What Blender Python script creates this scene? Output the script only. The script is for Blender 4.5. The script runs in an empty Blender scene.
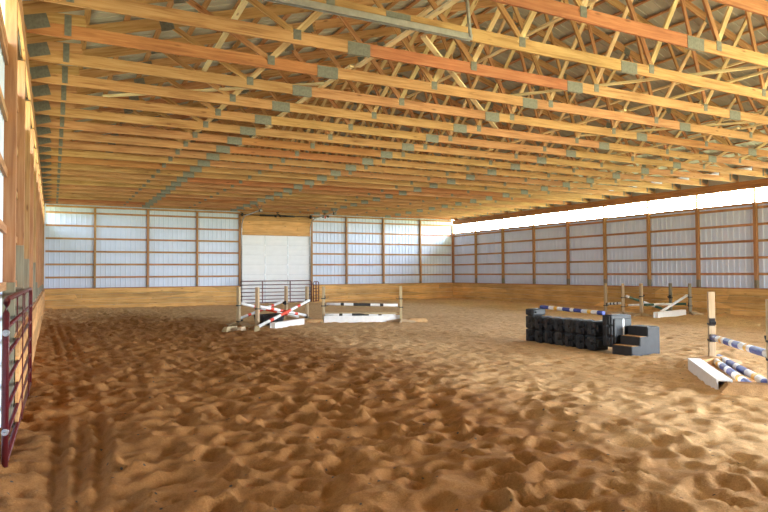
import bpy, bmesh, math, random
import numpy as np
from mathutils import Vector, Matrix, noise
random.seed(7); rng = np.random.default_rng(11)
S = bpy.context.scene
COL = S.collection
R = math.radians

# ------------------------------------------------------------------ layout (metres)
XL, XR, D, H = -0.354, 22.97, 34.22, 5.06      # inner faces of the posts, end wall, underside of the trusses
DEP = 0.14                                     # post depth behind the inner face
Y0 = -3.2                                      # wall behind the camera
RX = 11.15                                     # ridge
PITCH = 0.30
STRIP0, STRIP1 = 4.20, 4.76                    # daylight strip under the eaves
KICK = 1.02
EAVE = .62                                     # roof overhang

# ------------------------------------------------------------------ materials
def new_mat(name):
    m = bpy.data.materials.new(name); m.use_nodes = True
    nt = m.node_tree; b = nt.nodes['Principled BSDF']
    return m, nt, b
def N(nt, t, **kw):
    n = nt.nodes.new(t)
    for k, v in kw.items():
        if k in n.inputs: n.inputs[k].default_value = v
        else: setattr(n, k, v)
    return n
def ramp(nt, stops):
    r = nt.nodes.new('ShaderNodeValToRGB'); e = r.color_ramp.elements
    while len(e) < len(stops): e.new(0.5)
    for i, (p, c) in enumerate(stops):
        e[i].position = p; e[i].color = (*c, 1) if len(c) == 3 else c
    return r
def plain(name, c, rough=0.5, metal=0.0, var=0.12, scale=6.0, bump=0.0):
    m, nt, b = new_mat(name)
    tc = N(nt, 'ShaderNodeTexCoord'); nz = N(nt, 'ShaderNodeTexNoise', Scale=scale, Detail=5.0)
    nt.links.new(tc.outputs['Object'], nz.inputs['Vector'])
    lo = tuple(x * (1 - var) for x in c); hi = tuple(min(1, x * (1 + var)) for x in c)
    r = ramp(nt, [(0.3, lo), (0.7, hi)])
    nt.links.new(nz.outputs['Fac'], r.inputs['Fac']); nt.links.new(r.outputs['Color'], b.inputs['Base Color'])
    b.inputs['Roughness'].default_value = rough; b.inputs['Metallic'].default_value = metal
    if bump:
        bp = N(nt, 'ShaderNodeBump', Strength=bump, Distance=0.01)
        nt.links.new(nz.outputs['Fac'], bp.inputs['Height']); nt.links.new(bp.outputs['Normal'], b.inputs['Normal'])
    return m
def wood(name, light, mid, dark, knots=True, stretch=(0.6, 9, 9), rough=0.72, spread=0.35, cell=None):
    """lumber whose grain runs along local X"""
    m, nt, b = new_mat(name); L = nt.links
    tc = N(nt, 'ShaderNodeTexCoord'); oi = N(nt, 'ShaderNodeObjectInfo')
    sc = N(nt, 'ShaderNodeVectorMath', operation='SCALE'); cmb = N(nt, 'ShaderNodeCombineXYZ')
    for s, k in (('X', 37.0), ('Y', 11.0), ('Z', 23.0)):
        mu = N(nt, 'ShaderNodeMath', operation='MULTIPLY'); mu.inputs[1].default_value = k
        L.new(oi.outputs['Random'], mu.inputs[0]); L.new(mu.outputs[0], cmb.inputs[s])
    ad = N(nt, 'ShaderNodeVectorMath', operation='ADD')
    L.new(tc.outputs['Object'], ad.inputs[0]); L.new(cmb.outputs[0], ad.inputs[1])
    mp = N(nt, 'ShaderNodeMapping'); mp.inputs['Scale'].default_value = stretch
    L.new(ad.outputs[0], mp.inputs['Vector'])
    n1 = N(nt, 'ShaderNodeTexNoise', Scale=2.2, Detail=8.0, Roughness=0.6, Distortion=0.6)
    L.new(mp.outputs[0], n1.inputs['Vector'])
    r1 = ramp(nt, [(0.28, dark), (0.5, mid), (0.72, light)])
    L.new(n1.outputs['Fac'], r1.inputs['Fac'])
    n2 = N(nt, 'ShaderNodeTexNoise', Scale=0.8, Detail=2.0)
    L.new(ad.outputs[0], n2.inputs['Vector'])
    hsv = N(nt, 'ShaderNodeHueSaturation')
    mr = N(nt, 'ShaderNodeMapRange'); mr.inputs['To Min'].default_value = 1 - spread; mr.inputs['To Max'].default_value = 1 + spread * 0.6
    L.new(n2.outputs['Fac'], mr.inputs['Value']); L.new(mr.outputs[0], hsv.inputs['Value'])
    mh = N(nt, 'ShaderNodeMapRange'); mh.inputs['To Min'].default_value = 0.488; mh.inputs['To Max'].default_value = 0.512
    L.new(oi.outputs['Random'], mh.inputs['Value']); L.new(mh.outputs[0], hsv.inputs['Hue'])
    L.new(r1.outputs['Color'], hsv.inputs['Color'])
    out = hsv.outputs['Color']
    if cell:
        mc = N(nt, 'ShaderNodeMapping'); mc.inputs['Scale'].default_value = cell; L.new(ad.outputs[0], mc.inputs['Vector'])
        vc = N(nt, 'ShaderNodeTexVoronoi', Scale=1.0, Randomness=.35); L.new(mc.outputs[0], vc.inputs['Vector'])
        h2 = N(nt, 'ShaderNodeHueSaturation'); m2 = N(nt, 'ShaderNodeMapRange'); m2.inputs['To Min'].default_value = .72; m2.inputs['To Max'].default_value = 1.15
        sc_ = N(nt, 'ShaderNodeSeparateColor'); L.new(vc.outputs['Color'], sc_.inputs[0]); L.new(sc_.outputs[0], m2.inputs['Value']); L.new(m2.outputs[0], h2.inputs['Value'])
        L.new(out, h2.inputs['Color']); out = h2.outputs['Color']
    if knots:
        mk = N(nt, 'ShaderNodeMapping'); mk.inputs['Scale'].default_value = (1.6, 6, 6)
        L.new(ad.outputs[0], mk.inputs['Vector'])
        v = N(nt, 'ShaderNodeTexVoronoi', Scale=1.0); L.new(mk.outputs[0], v.inputs['Vector'])
        rk = ramp(nt, [(0.05, (1, 1, 1)), (0.13, (0, 0, 0))]); L.new(v.outputs['Distance'], rk.inputs['Fac'])
        mx = N(nt, 'ShaderNodeMix', data_type='RGBA')
        mx.inputs['B'].default_value = (dark[0] * .45, dark[1] * .35, dark[2] * .3, 1)
        mm = N(nt, 'ShaderNodeMath', operation='MULTIPLY'); mm.inputs[1].default_value = 0.75
        L.new(rk.outputs['Color'], mm.inputs[0]); L.new(mm.outputs[0], mx.inputs['Factor'])
        L.new(out, mx.inputs['A']); out = mx.outputs['Result']
    L.new(out, b.inputs['Base Color']); b.inputs['Roughness'].default_value = rough
    return m
M = {}
M['pine'] = wood('pine_lumber', (.62, .36, .19), (.51, .26, .115), (.30, .12, .045))
M['pine_pale'] = wood('pale_pine_lumber', (.80, .62, .39), (.72, .51, .29), (.52, .31, .15))
M['brace'] = wood('fresh_pale_brace_lumber', (.95, .84, .60), (.90, .74, .48), (.78, .58, .34))
M['pine_red'] = wood('red_pine_lumber', (.56, .26, .115), (.46, .18, .07), (.30, .10, .04))
M['pine_post'] = wood('post_lumber', (.56, .315, .155), (.47, .24, .105), (.32, .145, .06))
M['plank'] = wood('kick_board_planks', (.86, .54, .225), (.78, .43, .145), (.56, .27, .07), stretch=(.5, 5, 7), spread=.45, cell=(.3, .1, 3.7))
M['treated'] = wood('treated_lumber', (.33, .29, .20), (.26, .22, .15), (.17, .14, .09), knots=False)
M['weathered'] = wood('weathered_lumber', (.60, .46, .29), (.52, .38, .22), (.36, .25, .14), spread=.2)
M['plate'] = plain('galvanised_truss_plate', (.20, .19, .18), 0.5, 0.4, .2, 25)
M['galv'] = plain('galvanised_steel', (.55, .57, .60), 0.35, 0.8, .12, 12)
M['roof'] = plain('roof_sheet_underside', (.46, .46, .43), 0.6, 0.0, .1, 2)
M['siding'] = plain('white_steel_siding', (.66, .745, .92), 0.38, 0.0, .04, 1.5)
M['door_white'] = plain('white_door_panel', (.84, .85, .88), 0.4, 0, .03, 3)
M['door_grey'] = plain('grey_door_stile', (.55, .57, .62), 0.4, 0.3, .05, 3)
M['maroon'] = plain('maroon_gate_paint', (.10, .010, .014), 0.35, 0, .2, 14)
M['black'] = plain('black_moulded_plastic', (.012, .013, .017), 0.5, 0, .35, 9, .25)
M['black_dusty'] = plain('dusty_black_plastic', (.035, .032, .030), 0.65, 0, .7, 7, .25)
M['white'] = plain('white_jump_paint', (.86, .86, .86), 0.45, 0, .06, 9)
M['red'] = plain('red_jump_paint', (.80, .07, .03), 0.45, 0, .1, 9)
M['blue'] = plain('blue_jump_paint', (.035, .06, .30), 0.45, 0, .15, 9)
M['yellow'] = plain('yellow_jump_paint', (.85, .48, .05), 0.45, 0, .1, 9)
M['black_paint'] = plain('black_jump_paint', (.03, .032, .035), 0.45, 0, .2, 9)
M['green'] = plain('dark_green_jump_paint', (.02, .075, .05), 0.45, 0, .2, 9)
M['redcap'] = plain('red_plastic', (.6, .03, .02), 0.4)
M['concrete'] = plain('white_bracket', (.8, .8, .8), 0.5)
def glass():
    m, nt, b = new_mat('clear_daylight_panel'); L = nt.links
    nt.nodes.remove(b); out = nt.nodes['Material Output']
    t = N(nt, 'ShaderNodeBsdfTransparent'); t.inputs['Color'].default_value = (.93, .95, .95, 1)
    g = N(nt, 'ShaderNodeBsdfGlossy', Roughness=0.15); mx = N(nt, 'ShaderNodeMixShader'); mx.inputs[0].default_value = 0.05
    L.new(t.outputs[0], mx.inputs[1]); L.new(g.outputs[0], mx.inputs[2]); L.new(mx.outputs[0], out.inputs['Surface'])
    return m
M['clear'] = glass()
def sand():
    m, nt, b = new_mat('arena_sand'); L = nt.links
    tc = N(nt, 'ShaderNodeTexCoord')
    n1 = N(nt, 'ShaderNodeTexNoise', Scale=0.35, Detail=4.0); L.new(tc.outputs['Object'], n1.inputs['Vector'])
    n2 = N(nt, 'ShaderNodeTexNoise', Scale=5.0, Detail=8.0, Roughness=0.7); L.new(tc.outputs['Object'], n2.inputs['Vector'])
    n3 = N(nt, 'ShaderNodeTexNoise', Scale=70.0, Detail=4.0, Roughness=0.8); L.new(tc.outputs['Object'], n3.inputs['Vector'])
    r1 = ramp(nt, [(0.35, SAND_A), (0.65, SAND_B)]); L.new(n1.outputs['Fac'], r1.inputs['Fac'])
    r2 = ramp(nt, [(0.3, (.76, .72, .68)), (0.7, (1.12, 1.12, 1.12))]); L.new(n2.outputs['Fac'], r2.inputs['Fac'])
    mx = N(nt, 'ShaderNodeMix', data_type='RGBA', blend_type='MULTIPLY'); mx.inputs['Factor'].default_value = 1
    L.new(r1.outputs['Color'], mx.inputs['A']); L.new(r2.outputs['Color'], mx.inputs['B'])
    r3 = ramp(nt, [(0.3, (.72, .70, .68)), (0.7, (1.15, 1.15, 1.15))]); L.new(n3.outputs['Fac'], r3.inputs['Fac'])
    mx2 = N(nt, 'ShaderNodeMix', data_type='RGBA', blend_type='MULTIPLY'); mx2.inputs['Factor'].default_value = 1
    L.new(mx.outputs['Result'], mx2.inputs['A']); L.new(r3.outputs['Color'], mx2.inputs['B'])
    # irregular patch of damp sand, with left-side shade painted into its colour
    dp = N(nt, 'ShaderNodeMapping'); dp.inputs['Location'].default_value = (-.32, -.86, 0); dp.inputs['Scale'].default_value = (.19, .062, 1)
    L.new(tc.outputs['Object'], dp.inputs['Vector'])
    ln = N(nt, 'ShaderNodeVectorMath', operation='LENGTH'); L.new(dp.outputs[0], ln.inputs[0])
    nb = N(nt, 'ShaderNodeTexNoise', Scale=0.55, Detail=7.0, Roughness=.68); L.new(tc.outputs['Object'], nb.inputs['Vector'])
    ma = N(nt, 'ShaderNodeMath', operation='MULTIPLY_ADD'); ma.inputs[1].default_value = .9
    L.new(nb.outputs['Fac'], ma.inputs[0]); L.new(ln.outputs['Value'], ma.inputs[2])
    damp_shade = N(nt, 'ShaderNodeMapRange', interpolation_type='SMOOTHSTEP')
    damp_shade.inputs['From Min'].default_value = 1.05; damp_shade.inputs['From Max'].default_value = 1.6; damp_shade.inputs['To Min'].default_value = 1.0; damp_shade.inputs['To Max'].default_value = 0.0
    L.new(ma.outputs[0], damp_shade.inputs['Value'])
    mw = N(nt, 'ShaderNodeMix', data_type='RGBA'); mw.inputs['B'].default_value = (*SAND_DAMP_SHADE, 1)
    L.new(damp_shade.outputs[0], mw.inputs['Factor']); L.new(r1.outputs['Color'], mw.inputs['A']); L.new(mw.outputs['Result'], mx.inputs['A'])
    # rubber crumbs and pebbles
    v = N(nt, 'ShaderNodeTexVoronoi', Scale=11.0); L.new(tc.outputs['Object'], v.inputs['Vector'])
    rv = ramp(nt, [(0.12, (1, 1, 1)), (0.19, (0, 0, 0))]); L.new(v.outputs['Distance'], rv.inputs['Fac'])
    vc = N(nt, 'ShaderNodeSeparateColor'); L.new(v.outputs['Color'], vc.inputs[0])
    gt = N(nt, 'ShaderNodeMath', operation='GREATER_THAN'); gt.inputs[1].default_value = 0.84; L.new(vc.outputs[0], gt.inputs[0])
    ml = N(nt, 'ShaderNodeMath', operation='MULTIPLY'); L.new(gt.outputs[0], ml.inputs[0]); L.new(rv.outputs['Color'], ml.inputs[1])
    mx3 = N(nt, 'ShaderNodeMix', data_type='RGBA'); mx3.inputs['B'].default_value = (.07, .06, .055, 1)
    L.new(ml.outputs[0], mx3.inputs['Factor']); L.new(mx2.outputs['Result'], mx3.inputs['A'])
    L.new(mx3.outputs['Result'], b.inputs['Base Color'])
    b.inputs['Roughness'].default_value = 0.95; b.inputs['Specular IOR Level'].default_value = 0.15
    ad = N(nt, 'ShaderNodeMath', operation='MULTIPLY_ADD'); ad.inputs[1].default_value = 0.25
    L.new(n3.outputs['Fac'], ad.inputs[0]); L.new(n2.outputs['Fac'], ad.inputs[2])
    bp = N(nt, 'ShaderNodeBump', Strength=0.7, Distance=0.05)
    L.new(ad.outputs[0], bp.inputs['Height']); L.new(bp.outputs['Normal'], b.inputs['Normal'])
    return m
SAND_A, SAND_B = (.70, .445, .215), (.79, .525, .275)
SAND_DAMP_SHADE = (.37, .175, .06)  # patch colour: damp tone with the left side's shade painted in
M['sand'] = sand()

# ------------------------------------------------------------------ mesh helpers
def link(name, me, mats, parent=None):
    o = bpy.data.objects.new(name, me); COL.objects.link(o)
    for m in (mats if isinstance(mats, (list, tuple)) else [mats]):
        if m is not None and len(me.materials) < 99 and m.name not in [x.name for x in me.materials]: me.materials.append(m)
    if parent is not None: o.parent = parent
    return o
def bm_mesh(name, bm, smooth=False):
    me = bpy.data.meshes.new(name); bm.to_mesh(me); bm.free()
    if smooth:
        for p in me.polygons: p.use_smooth = True
    return me
def box(bm, x0, x1, y0, y1, z0, z1, bev=0.0, mi=0, M4=None):
    r = bmesh.ops.create_cube(bm, size=1.0); vs = r['verts']
    for v in vs:
        v.co = Vector(((x0 + x1) / 2 + v.co.x * (x1 - x0), (y0 + y1) / 2 + v.co.y * (y1 - y0), (z0 + z1) / 2 + v.co.z * (z1 - z0)))
    fs = set(f for v in vs for f in v.link_faces)
    for f in fs: f.material_index = mi
    if bev:
        es = list(set(e for v in vs for e in v.link_edges))
        rb = bmesh.ops.bevel(bm, geom=es, offset=bev, segments=2, affect='EDGES', profile=.6)
        vs = list(set(v for f in rb['faces'] for v in f.verts) | set(v for v in vs if v.is_valid))
        for f in set(f for v in vs for f in v.link_faces): f.material_index = mi
    if M4 is not None:
        for v in vs: v.co = M4 @ v.co
    return vs
def frame(p0, p1, up=(0, 0, 1)):
    p0, p1 = Vector(p0), Vector(p1); x = (p1 - p0).normalized(); u = Vector(up)
    if abs(x.dot(u)) > .98: u = Vector((0, 1, 0))
    y = u.cross(x).normalized(); z = x.cross(y)
    m = Matrix((x, y, z)).transposed().to_4x4(); m.translation = p0
    return m, (p1 - p0).length
def lumber(name, p0, p1, w, h, mat, parent=None, up=(0, 0, 1), bev=.004):
    """board from p0 to p1 (centre line), w across, h along up; the grain follows it"""
    m, L = frame(p0, p1, up)
    bm = bmesh.new(); box(bm, 0, L, -w / 2, w / 2, -h / 2, h / 2, bev)
    o = link(name, bm_mesh(name, bm), mat); place(o, m, parent); return o
def place(o, m, parent):
    if parent is not None:
        o.parent = parent; o.matrix_basis = m if parent.get('_abs') is None else m
    else: o.matrix_basis = m
def keep(o, parent):
    o.parent = parent; o.matrix_parent_inverse = parent.matrix_basis.inverted(); return o
def tag(o, label, cat, group=None, kind=None):
    o['label'] = label; o['category'] = cat
    if group: o['group'] = group
    if kind: o['kind'] = kind
    return o
def empty(name, loc, rz=0.0):
    o = bpy.data.objects.new(name, None); COL.objects.link(o); o.location = loc; o.rotation_euler.z = rz
    o.empty_display_size = .2
    return o
def tube(bm, pts, r, seg=10, caps=True, mi=0):
    pts = [Vector(p) for p in pts]; rings = []
    for i, p in enumerate(pts):
        d = (pts[min(i + 1, len(pts) - 1)] - pts[max(i - 1, 0)]).normalized()
        u = Vector((0, 0, 1)) if abs(d.z) < .9 else Vector((1, 0, 0))
        a = d.cross(u).normalized(); b = d.cross(a)
        rr = r[i] if isinstance(r, (list, tuple)) else r
        rings.append([bm.verts.new(p + (a * math.cos(t) + b * math.sin(t)) * rr) for t in [2 * math.pi * k / seg for k in range(seg)]])
    for i in range(len(rings) - 1):
        for k in range(seg):
            f = bm.faces.new((rings[i][k], rings[i][(k + 1) % seg], rings[i + 1][(k + 1) % seg], rings[i + 1][k])); f.smooth = True; f.material_index = mi
    if caps:
        bm.faces.new(rings[0][::-1]).material_index = mi; bm.faces.new(rings[-1]).material_index = mi
ORD = ['', 'first', 'second', 'third', 'fourth', 'fifth', 'sixth', 'seventh', 'eighth', 'ninth', 'tenth', 'eleventh', 'twelfth', 'thirteenth',
       'fourteenth', 'fifteenth', 'sixteenth', 'seventeenth', 'eighteenth', 'nineteenth', 'twentieth', 'twenty-first', 'twenty-second',
       'twenty-third', 'twenty-fourth', 'twenty-fifth', 'twenty-sixth']

# ------------------------------------------------------------------ sand floor
def build_floor():
    xs = np.arange(XL - DEP, XR + DEP + .02, .052)
    ys = np.concatenate([np.arange(Y0, 2.5, .25), np.arange(2.5, 9.5, .042), np.arange(9.5, 17, .07), np.arange(17, D + DEP + .05, .125)])
    X, Y = np.meshgrid(xs, ys)
    Z = np.zeros_like(X)
    # broad swell
    for _ in range(26):
        a = rng.uniform(0, math.pi * 2); k = rng.uniform(.6, 3.2); ph = rng.uniform(0, 6.28)
        Z += .0045 / (k ** .4) * np.sin(k * (X * math.cos(a) + Y * math.sin(a)) + ph)
    def vnoise(scale, seed):
        r_ = np.random.default_rng(seed); gx = int(30 / scale) + 4; gy = int(42 / scale) + 4; g = r_.random((gy, gx))
        u = (xs + 1) / scale; v = (ys + 5) / scale; iu = u.astype(int); iv = v.astype(int); fu = u - iu; fv = v - iv
        fu = fu * fu * (3 - 2 * fu); fv = (fv * fv * (3 - 2 * fv))[:, None]
        a = g[np.ix_(iv, iu)]; b = g[np.ix_(iv, iu + 1)]; c = g[np.ix_(iv + 1, iu)]; d = g[np.ix_(iv + 1, iu + 1)]
        return (a * (1 - fu) + b * fu) * (1 - fv) + (c * (1 - fu) + d * fu) * fv - .5
    rough = vnoise(.31, 1) * .055 + vnoise(.17, 2) * .05 + vnoise(.095, 3) * .046
    Z += rough * np.clip(1.15 - X / 12, .26, .92)
    def crater(cx, cy, rx, ry, ang, dep, rim):
        w = 2.4 * max(rx, ry)
        i0, i1 = np.searchsorted(ys, (cy - w, cy + w)); j0, j1 = np.searchsorted(xs, (cx - w, cx + w))
        if i1 <= i0 or j1 <= j0: return
        x = X[i0:i1, j0:j1] - cx; y = Y[i0:i1, j0:j1] - cy
        u = (x * math.cos(ang) + y * math.sin(ang)) / rx; v = (-x * math.sin(ang) + y * math.cos(ang)) / ry
        r = np.sqrt(u * u + v * v)
        Z[i0:i1, j0:j1] += -dep * np.exp(-(r ** 4) * .8) + rim * np.exp(-((r - 1.35) / .38) ** 2) * (1 + .7 * np.sin(np.arctan2(v, u) + ang * 3))
    step = .31
    for cy in np.arange(Y0, D, step):
        for cx in np.arange(XL, XR, step):
            if rng.random() < .16: continue
            px, py = cx + rng.uniform(-.2, .2), cy + rng.uniform(-.2, .2)
            deep = 1.0 if px < 5 + rng.uniform(-1.5, 1.5) else .27
            rr = rng.uniform(.072, .13)
            crater(px, py, rr * rng.uniform(1., 1.7), rr, rng.uniform(0, 3.14), rng.uniform(.035, .085) * deep, rng.uniform(.010, .030) * deep)
    # harrow and tyre ruts along the left wall
    for off in (0.0, .21, .40):
        cxs = .02 + off * np.clip((Y - 1) / 6, .5, 1) + .10 * np.sin((Y - 5) * .22) * (Y > 5)
        m = np.clip((Y - 4.2) / .5, 0, 1) * (np.clip((8.6 - Y) / .8, 0, 1) + .65 * np.clip((Y - 13.5) / 2, 0, 1) * np.clip((25 - Y) / 3, 0, 1) + .15 * (Y > 8) * (Y < 15))
        sel = np.exp(-((X - cxs) / .10) ** 2)
        Z = Z * (1 - .6 * np.clip(sel, 0, 1) * m)
        Z += m * (-.05 * np.exp(-((X - cxs) / .045) ** 2) + .03 * np.exp(-((X - cxs - .10) / .045) ** 2))
    # drifted sand against the kick boards
    Z += .05 * np.exp(-(X - XL) / .22) + .06 * np.exp(-(XR - X) / .3) + .05 * np.exp(-np.clip(D - Y, 0, 99) / .3)
    # clods
    Z += rng.normal(0, .0022, Z.shape)
    ny, nx = X.shape
    co = np.stack([X.ravel(), Y.ravel(), Z.ravel()], 1)
    idx = np.arange(ny * nx).reshape(ny, nx)
    q = np.stack([idx[:-1, :-1].ravel(), idx[:-1, 1:].ravel(), idx[1:, 1:].ravel(), idx[1:, :-1].ravel()], 1)
    me = bpy.data.meshes.new('floor'); me.vertices.add(len(co)); me.vertices.foreach_set('co', co.ravel())
    me.loops.add(q.size); me.loops.foreach_set('vertex_index', q.ravel().astype(np.int32))
    me.polygons.add(len(q)); me.polygons.foreach_set('loop_start', np.arange(0, q.size, 4, dtype=np.int32))
    me.polygons.foreach_set('loop_total', np.full(len(q), 4, dtype=np.int32)); me.update(); me.validate()
    me.polygons.foreach_set('use_smooth', np.ones(len(q), dtype=bool))
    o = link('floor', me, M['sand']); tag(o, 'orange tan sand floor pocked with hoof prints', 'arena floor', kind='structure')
build_floor()

# ------------------------------------------------------------------ walls
def siding_mesh(name, L, z0, z1, openings=()):
    """corrugated sheet in local XZ, ribs towards -Y; openings = (x0,x1,ztop)"""
    bm = bmesh.new(); xs = [0.0]; ribs = []
    x = .12
    while x < L - .06:
        ribs += [(x - .03, 0), (x - .014, .018), (x + .014, .018), (x + .03, 0)]; x += .229
    pts = [(0, 0)] + ribs + [(L, 0)]
    for i in range(len(pts) - 1):
        (xa, da), (xb, db) = pts[i], pts[i + 1]; xm = (xa + xb) / 2; a = z0
        for (o0, o1, zt) in openings:
            if o0 <= xm <= o1: a = zt
        vs = [bm.verts.new(p) for p in ((xa, -da, a), (xb, -db, a), (xb, -db, z1), (xa, -da, z1))]
        bm.faces.new(vs)
    return bm_mesh(name, bm)
def seg_list(posts, a, b):
    e = [a] + sorted(p for p in posts if a < p < b) + [b]; return list(zip(e[:-1], e[1:]))
GIRT_W = .09
def girts(parent, fixed, along, a, b, zs, posts, sgn, mat='pine'):
    """girts nailed between posts; along 'x' (end wall) or 'y'"""
    for z in zs:
        for (p, q) in seg_list(posts, a, b):
            if q - p < .3: continue
            p2, q2 = p + .05, q - .05
            c = fixed + sgn * (DEP - .036)
            if along == 'x': o = lumber('girt', (p2, c, z), (q2, c, z), .032, GIRT_W, M[mat])
            else: o = lumber('girt', (c, p2, z), (c, q2, z), .032, GIRT_W, M[mat])
            o.parent = parent
def planks(parent, fixed, along, a, b, z0, n, hh, sgn, name, mat='plank', L=4.88):
    """tongue and groove kick boards in staggered lengths, one mesh"""
    bm = bmesh.new()
    for r in range(n):
        x = a - (r % 3) * 1.63
        while x < b:
            xa, xb = max(a, x), min(b, x + L)
            if xb - xa > .02:
                box(bm, xa + .002, xb - .002, 0, .038, z0 + r * hh + .003, z0 + (r + 1) * hh - .003, .004)
            x += L
    o = link(name, bm_mesh(name, bm), M[mat])
    if along == 'x': o.location = (0, fixed - .038, 0)
    else:
        o.matrix_basis = Matrix(((0, -sgn, 0, fixed + (0 if sgn > 0 else 0)), (1, 0, 0, 0), (0, 0, 1, 0), (0, 0, 0, 1)))
    if parent: o.parent = parent
    return o
ENDX = [1.85, 4.32, 6.79, 9.06, 13.25, 15.46, 17.94, 20.57]
RY = [31.79, 29.16, 26.5, 23.95, 21.54, 19.06, 16.69, 14.32, 11.9, 9.46, 7.02, 4.58, 2.14, -.3]
LY = [31.6, 29.2, 26.8, 24.4, 22.1, 19.8, 17.4, 15.1, 12.7, 10.35, 8.05, 5.6, 3.1, .5]
DX0, DX1, DZ = 9.16, 13.13, 3.83

# end wall
we = empty('wall_end', (0, 0, 0)); tag(we, 'end wall of pale ribbed steel siding between timber posts', 'wall', kind='structure')
o = link('siding', siding_mesh('siding', XR + DEP - (XL - DEP), 0, H + .2, ((DX0 + .498 - .0, DX1 + .49, 4.98),)), M['siding']); o.location = (XL - DEP, D + DEP, 0); o.parent = we
for a, b in ((XL, DX0 - .06), (DX1 + .06, XR)):
    girts(we, D, 'x', a, b, (1.57, 2.20, 2.83, 3.46, 4.09, 4.72, 5.02), ENDX, 1)
for a, b, nm in ((XL, DX0 - .06, 'baseboard_end_left'), (DX1 + .06, XR, 'baseboard_end_right')):
    k = planks(None, D, 'x', a, b, -.06, 4, .27, 1, nm); tag(k, 'pine plank kick board along the end wall ' + ('left' if 'left' in nm else 'right') + ' of the white door', 'kick board', kind='structure')
    c = lumber('cap_board', (a, D + .02, KICK + .015), (b, D + .02, KICK + .015), .16, .038, M['pine_red']); keep(c, k)
# panel of planks above the door
k = planks(None, D, 'x', DX0 - .05, DX1 + .05, DZ, 4, .28, 1, 'wall_over_door'); tag(k, 'brown plank panel above the white overhead door', 'wall panel', kind='structure')
b0 = bmesh.new(); box(b0, DX0 - .05, DX1 + .05, D + .002, D + DEP, DZ, 5.1); o = link('backing', bm_mesh('backing', b0), M['pine_post']); keep(o, k)

# side walls
def side_wall(name, fixed, sgn, posts, label, fy1):
    w = empty(name, (0, 0, 0)); tag(w, label, 'wall', kind='structure')
    s = link('siding', siding_mesh('siding', D + DEP - Y0, 0, STRIP0 + .02), M['siding'])
    # local X -> world Y ; ribs (-Y local) -> inward
    ins = -sgn
    s.matrix_basis = Matrix(((0, -ins, 0, fixed + sgn * DEP), (1, 0, 0, Y0), (0, 0, 1, 0), (0, 0, 0, 1))); s.parent = w
    girts(w, fixed, 'y', Y0, D, (1.58, 2.19, 2.81, 3.42, 4.04), posts, sgn)
    for (p, q) in seg_list(posts, Y0, D):       # sill under the daylight strip
        g = lumber('sill', (fixed + sgn * .115, p + .05, STRIP0), (fixed + sgn * .115, q - .05, STRIP0), .04, .09, M['pine']); g.parent = w
    return w
side_wall('wall_right', XR, 1, RY, 'right side wall of pale ribbed steel siding between timber posts', D)
side_wall('wall_left', XL, -1, LY, 'left side wall seen edge-on behind timber posts and maroon gate', D)
kr = planks(None, XR, 'y', Y0, D, -.06, 4, .27, 1, 'baseboard_right'); tag(kr, 'pine plank kick board along the right wall', 'kick board', kind='structure')
c = lumber('cap_board', (XR + .02, Y0, KICK + .015), (XR + .02, D, KICK + .015), .16, .038, M['pine_red']); keep(c, kr)
kl = planks(None, XL, 'y', 8.0, D, -.06, 4, .27, -1, 'baseboard_left'); tag(kl, 'pine plank kick board along the left wall behind the maroon gate', 'kick board', kind='structure')
c = lumber('cap_board', (XL - .05, 8.0, KICK + .015), (XL - .05, D, KICK + .015), .10, .038, M['pine']); keep(c, kl)

def post(x, y, wx, wy, treated, label, group, base_mat='treated', ztop=H - .3, notch=None):
    t = empty('wall_post', (x, y, 0)); tag(t, label, 'post', group)
    bm = bmesh.new(); z1 = notch or ztop
    box(bm, -z1, -treated, -wx / 2, wx / 2, -wy / 2, wy / 2, .006)
    if notch: box(bm, -ztop, -z1 - .001, -wx / 2, wx / 2, -.03, .03, .004)
    o = link('shaft', bm_mesh('shaft', bm), M['pine_post']); o.parent = t
    Mx = Matrix(((0, 1, 0, 0), (0, 0, 1, 0), (-1, 0, 0, 0), (0, 0, 0, 1))); o.matrix_basis = Mx
    bm = bmesh.new(); box(bm, -treated, .25, -wx / 2, wx / 2, -wy / 2, wy / 2, .006)
    o = link('treated_base', bm_mesh('treated_base', bm), M[base_mat]); o.parent = t; o.matrix_basis = Mx
    o['label'] = 'grey green treated foot of the post'
    return t
for i, x in enumerate(ENDX):
    side = ('left' if x < 11 else 'right'); n = (3 - i) if x < 11 else (i - 4)
    lab = ('timber wall post at the %s edge of the white overhead door' % side) if n == 0 else 'timber post on the end wall, %s one %s of the overhead door frame' % (ORD[n], side)
    post(x, D + DEP / 2 - .005, .10, DEP - .01, 1.15, lab, 'timber posts of the end wall', ztop=H - .003)
for i, y in enumerate(RY):
    if y < 11: continue
    post(XR + DEP / 2 - .002, y, DEP - .02, .12, 1.35, 'timber post on the right wall, %s from the far corner' % ORD[i + 1], 'timber posts of the right wall', ztop=STRIP1 - .01, notch=STRIP0 + .04)
tl = {8.05: 1.62, 10.35: 2.12, 12.7: 1.98, 15.1: 1.2, 17.4: 2.0, 19.8: 1.5}
lb = {8.05: 'wide timber post on the left wall nearest the camera, beside the maroon gate', 10.35: 'timber post on the left wall with tall grey treated foot, just past the nearest post'}
for i, y in enumerate(LY):
    if y < 8: continue
    post(XL - DEP / 2 + .002, y, DEP - .02, .13, tl.get(y, 1.3), lb.get(y, 'timber post on the left wall, %s from the far corner' % ORD[i + 1]), 'timber posts of the left wall', ztop=STRIP1 - .01)
for i, (x, y, nm) in enumerate(((XL - .07, D + .07, 'left'), (XR + .07, D + .07, 'right'))):
    post(x, y, .13, .13, 1.2, 'timber corner post at the far %s corner of the hall' % nm, 'corner posts', ztop=H - .3)
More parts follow.
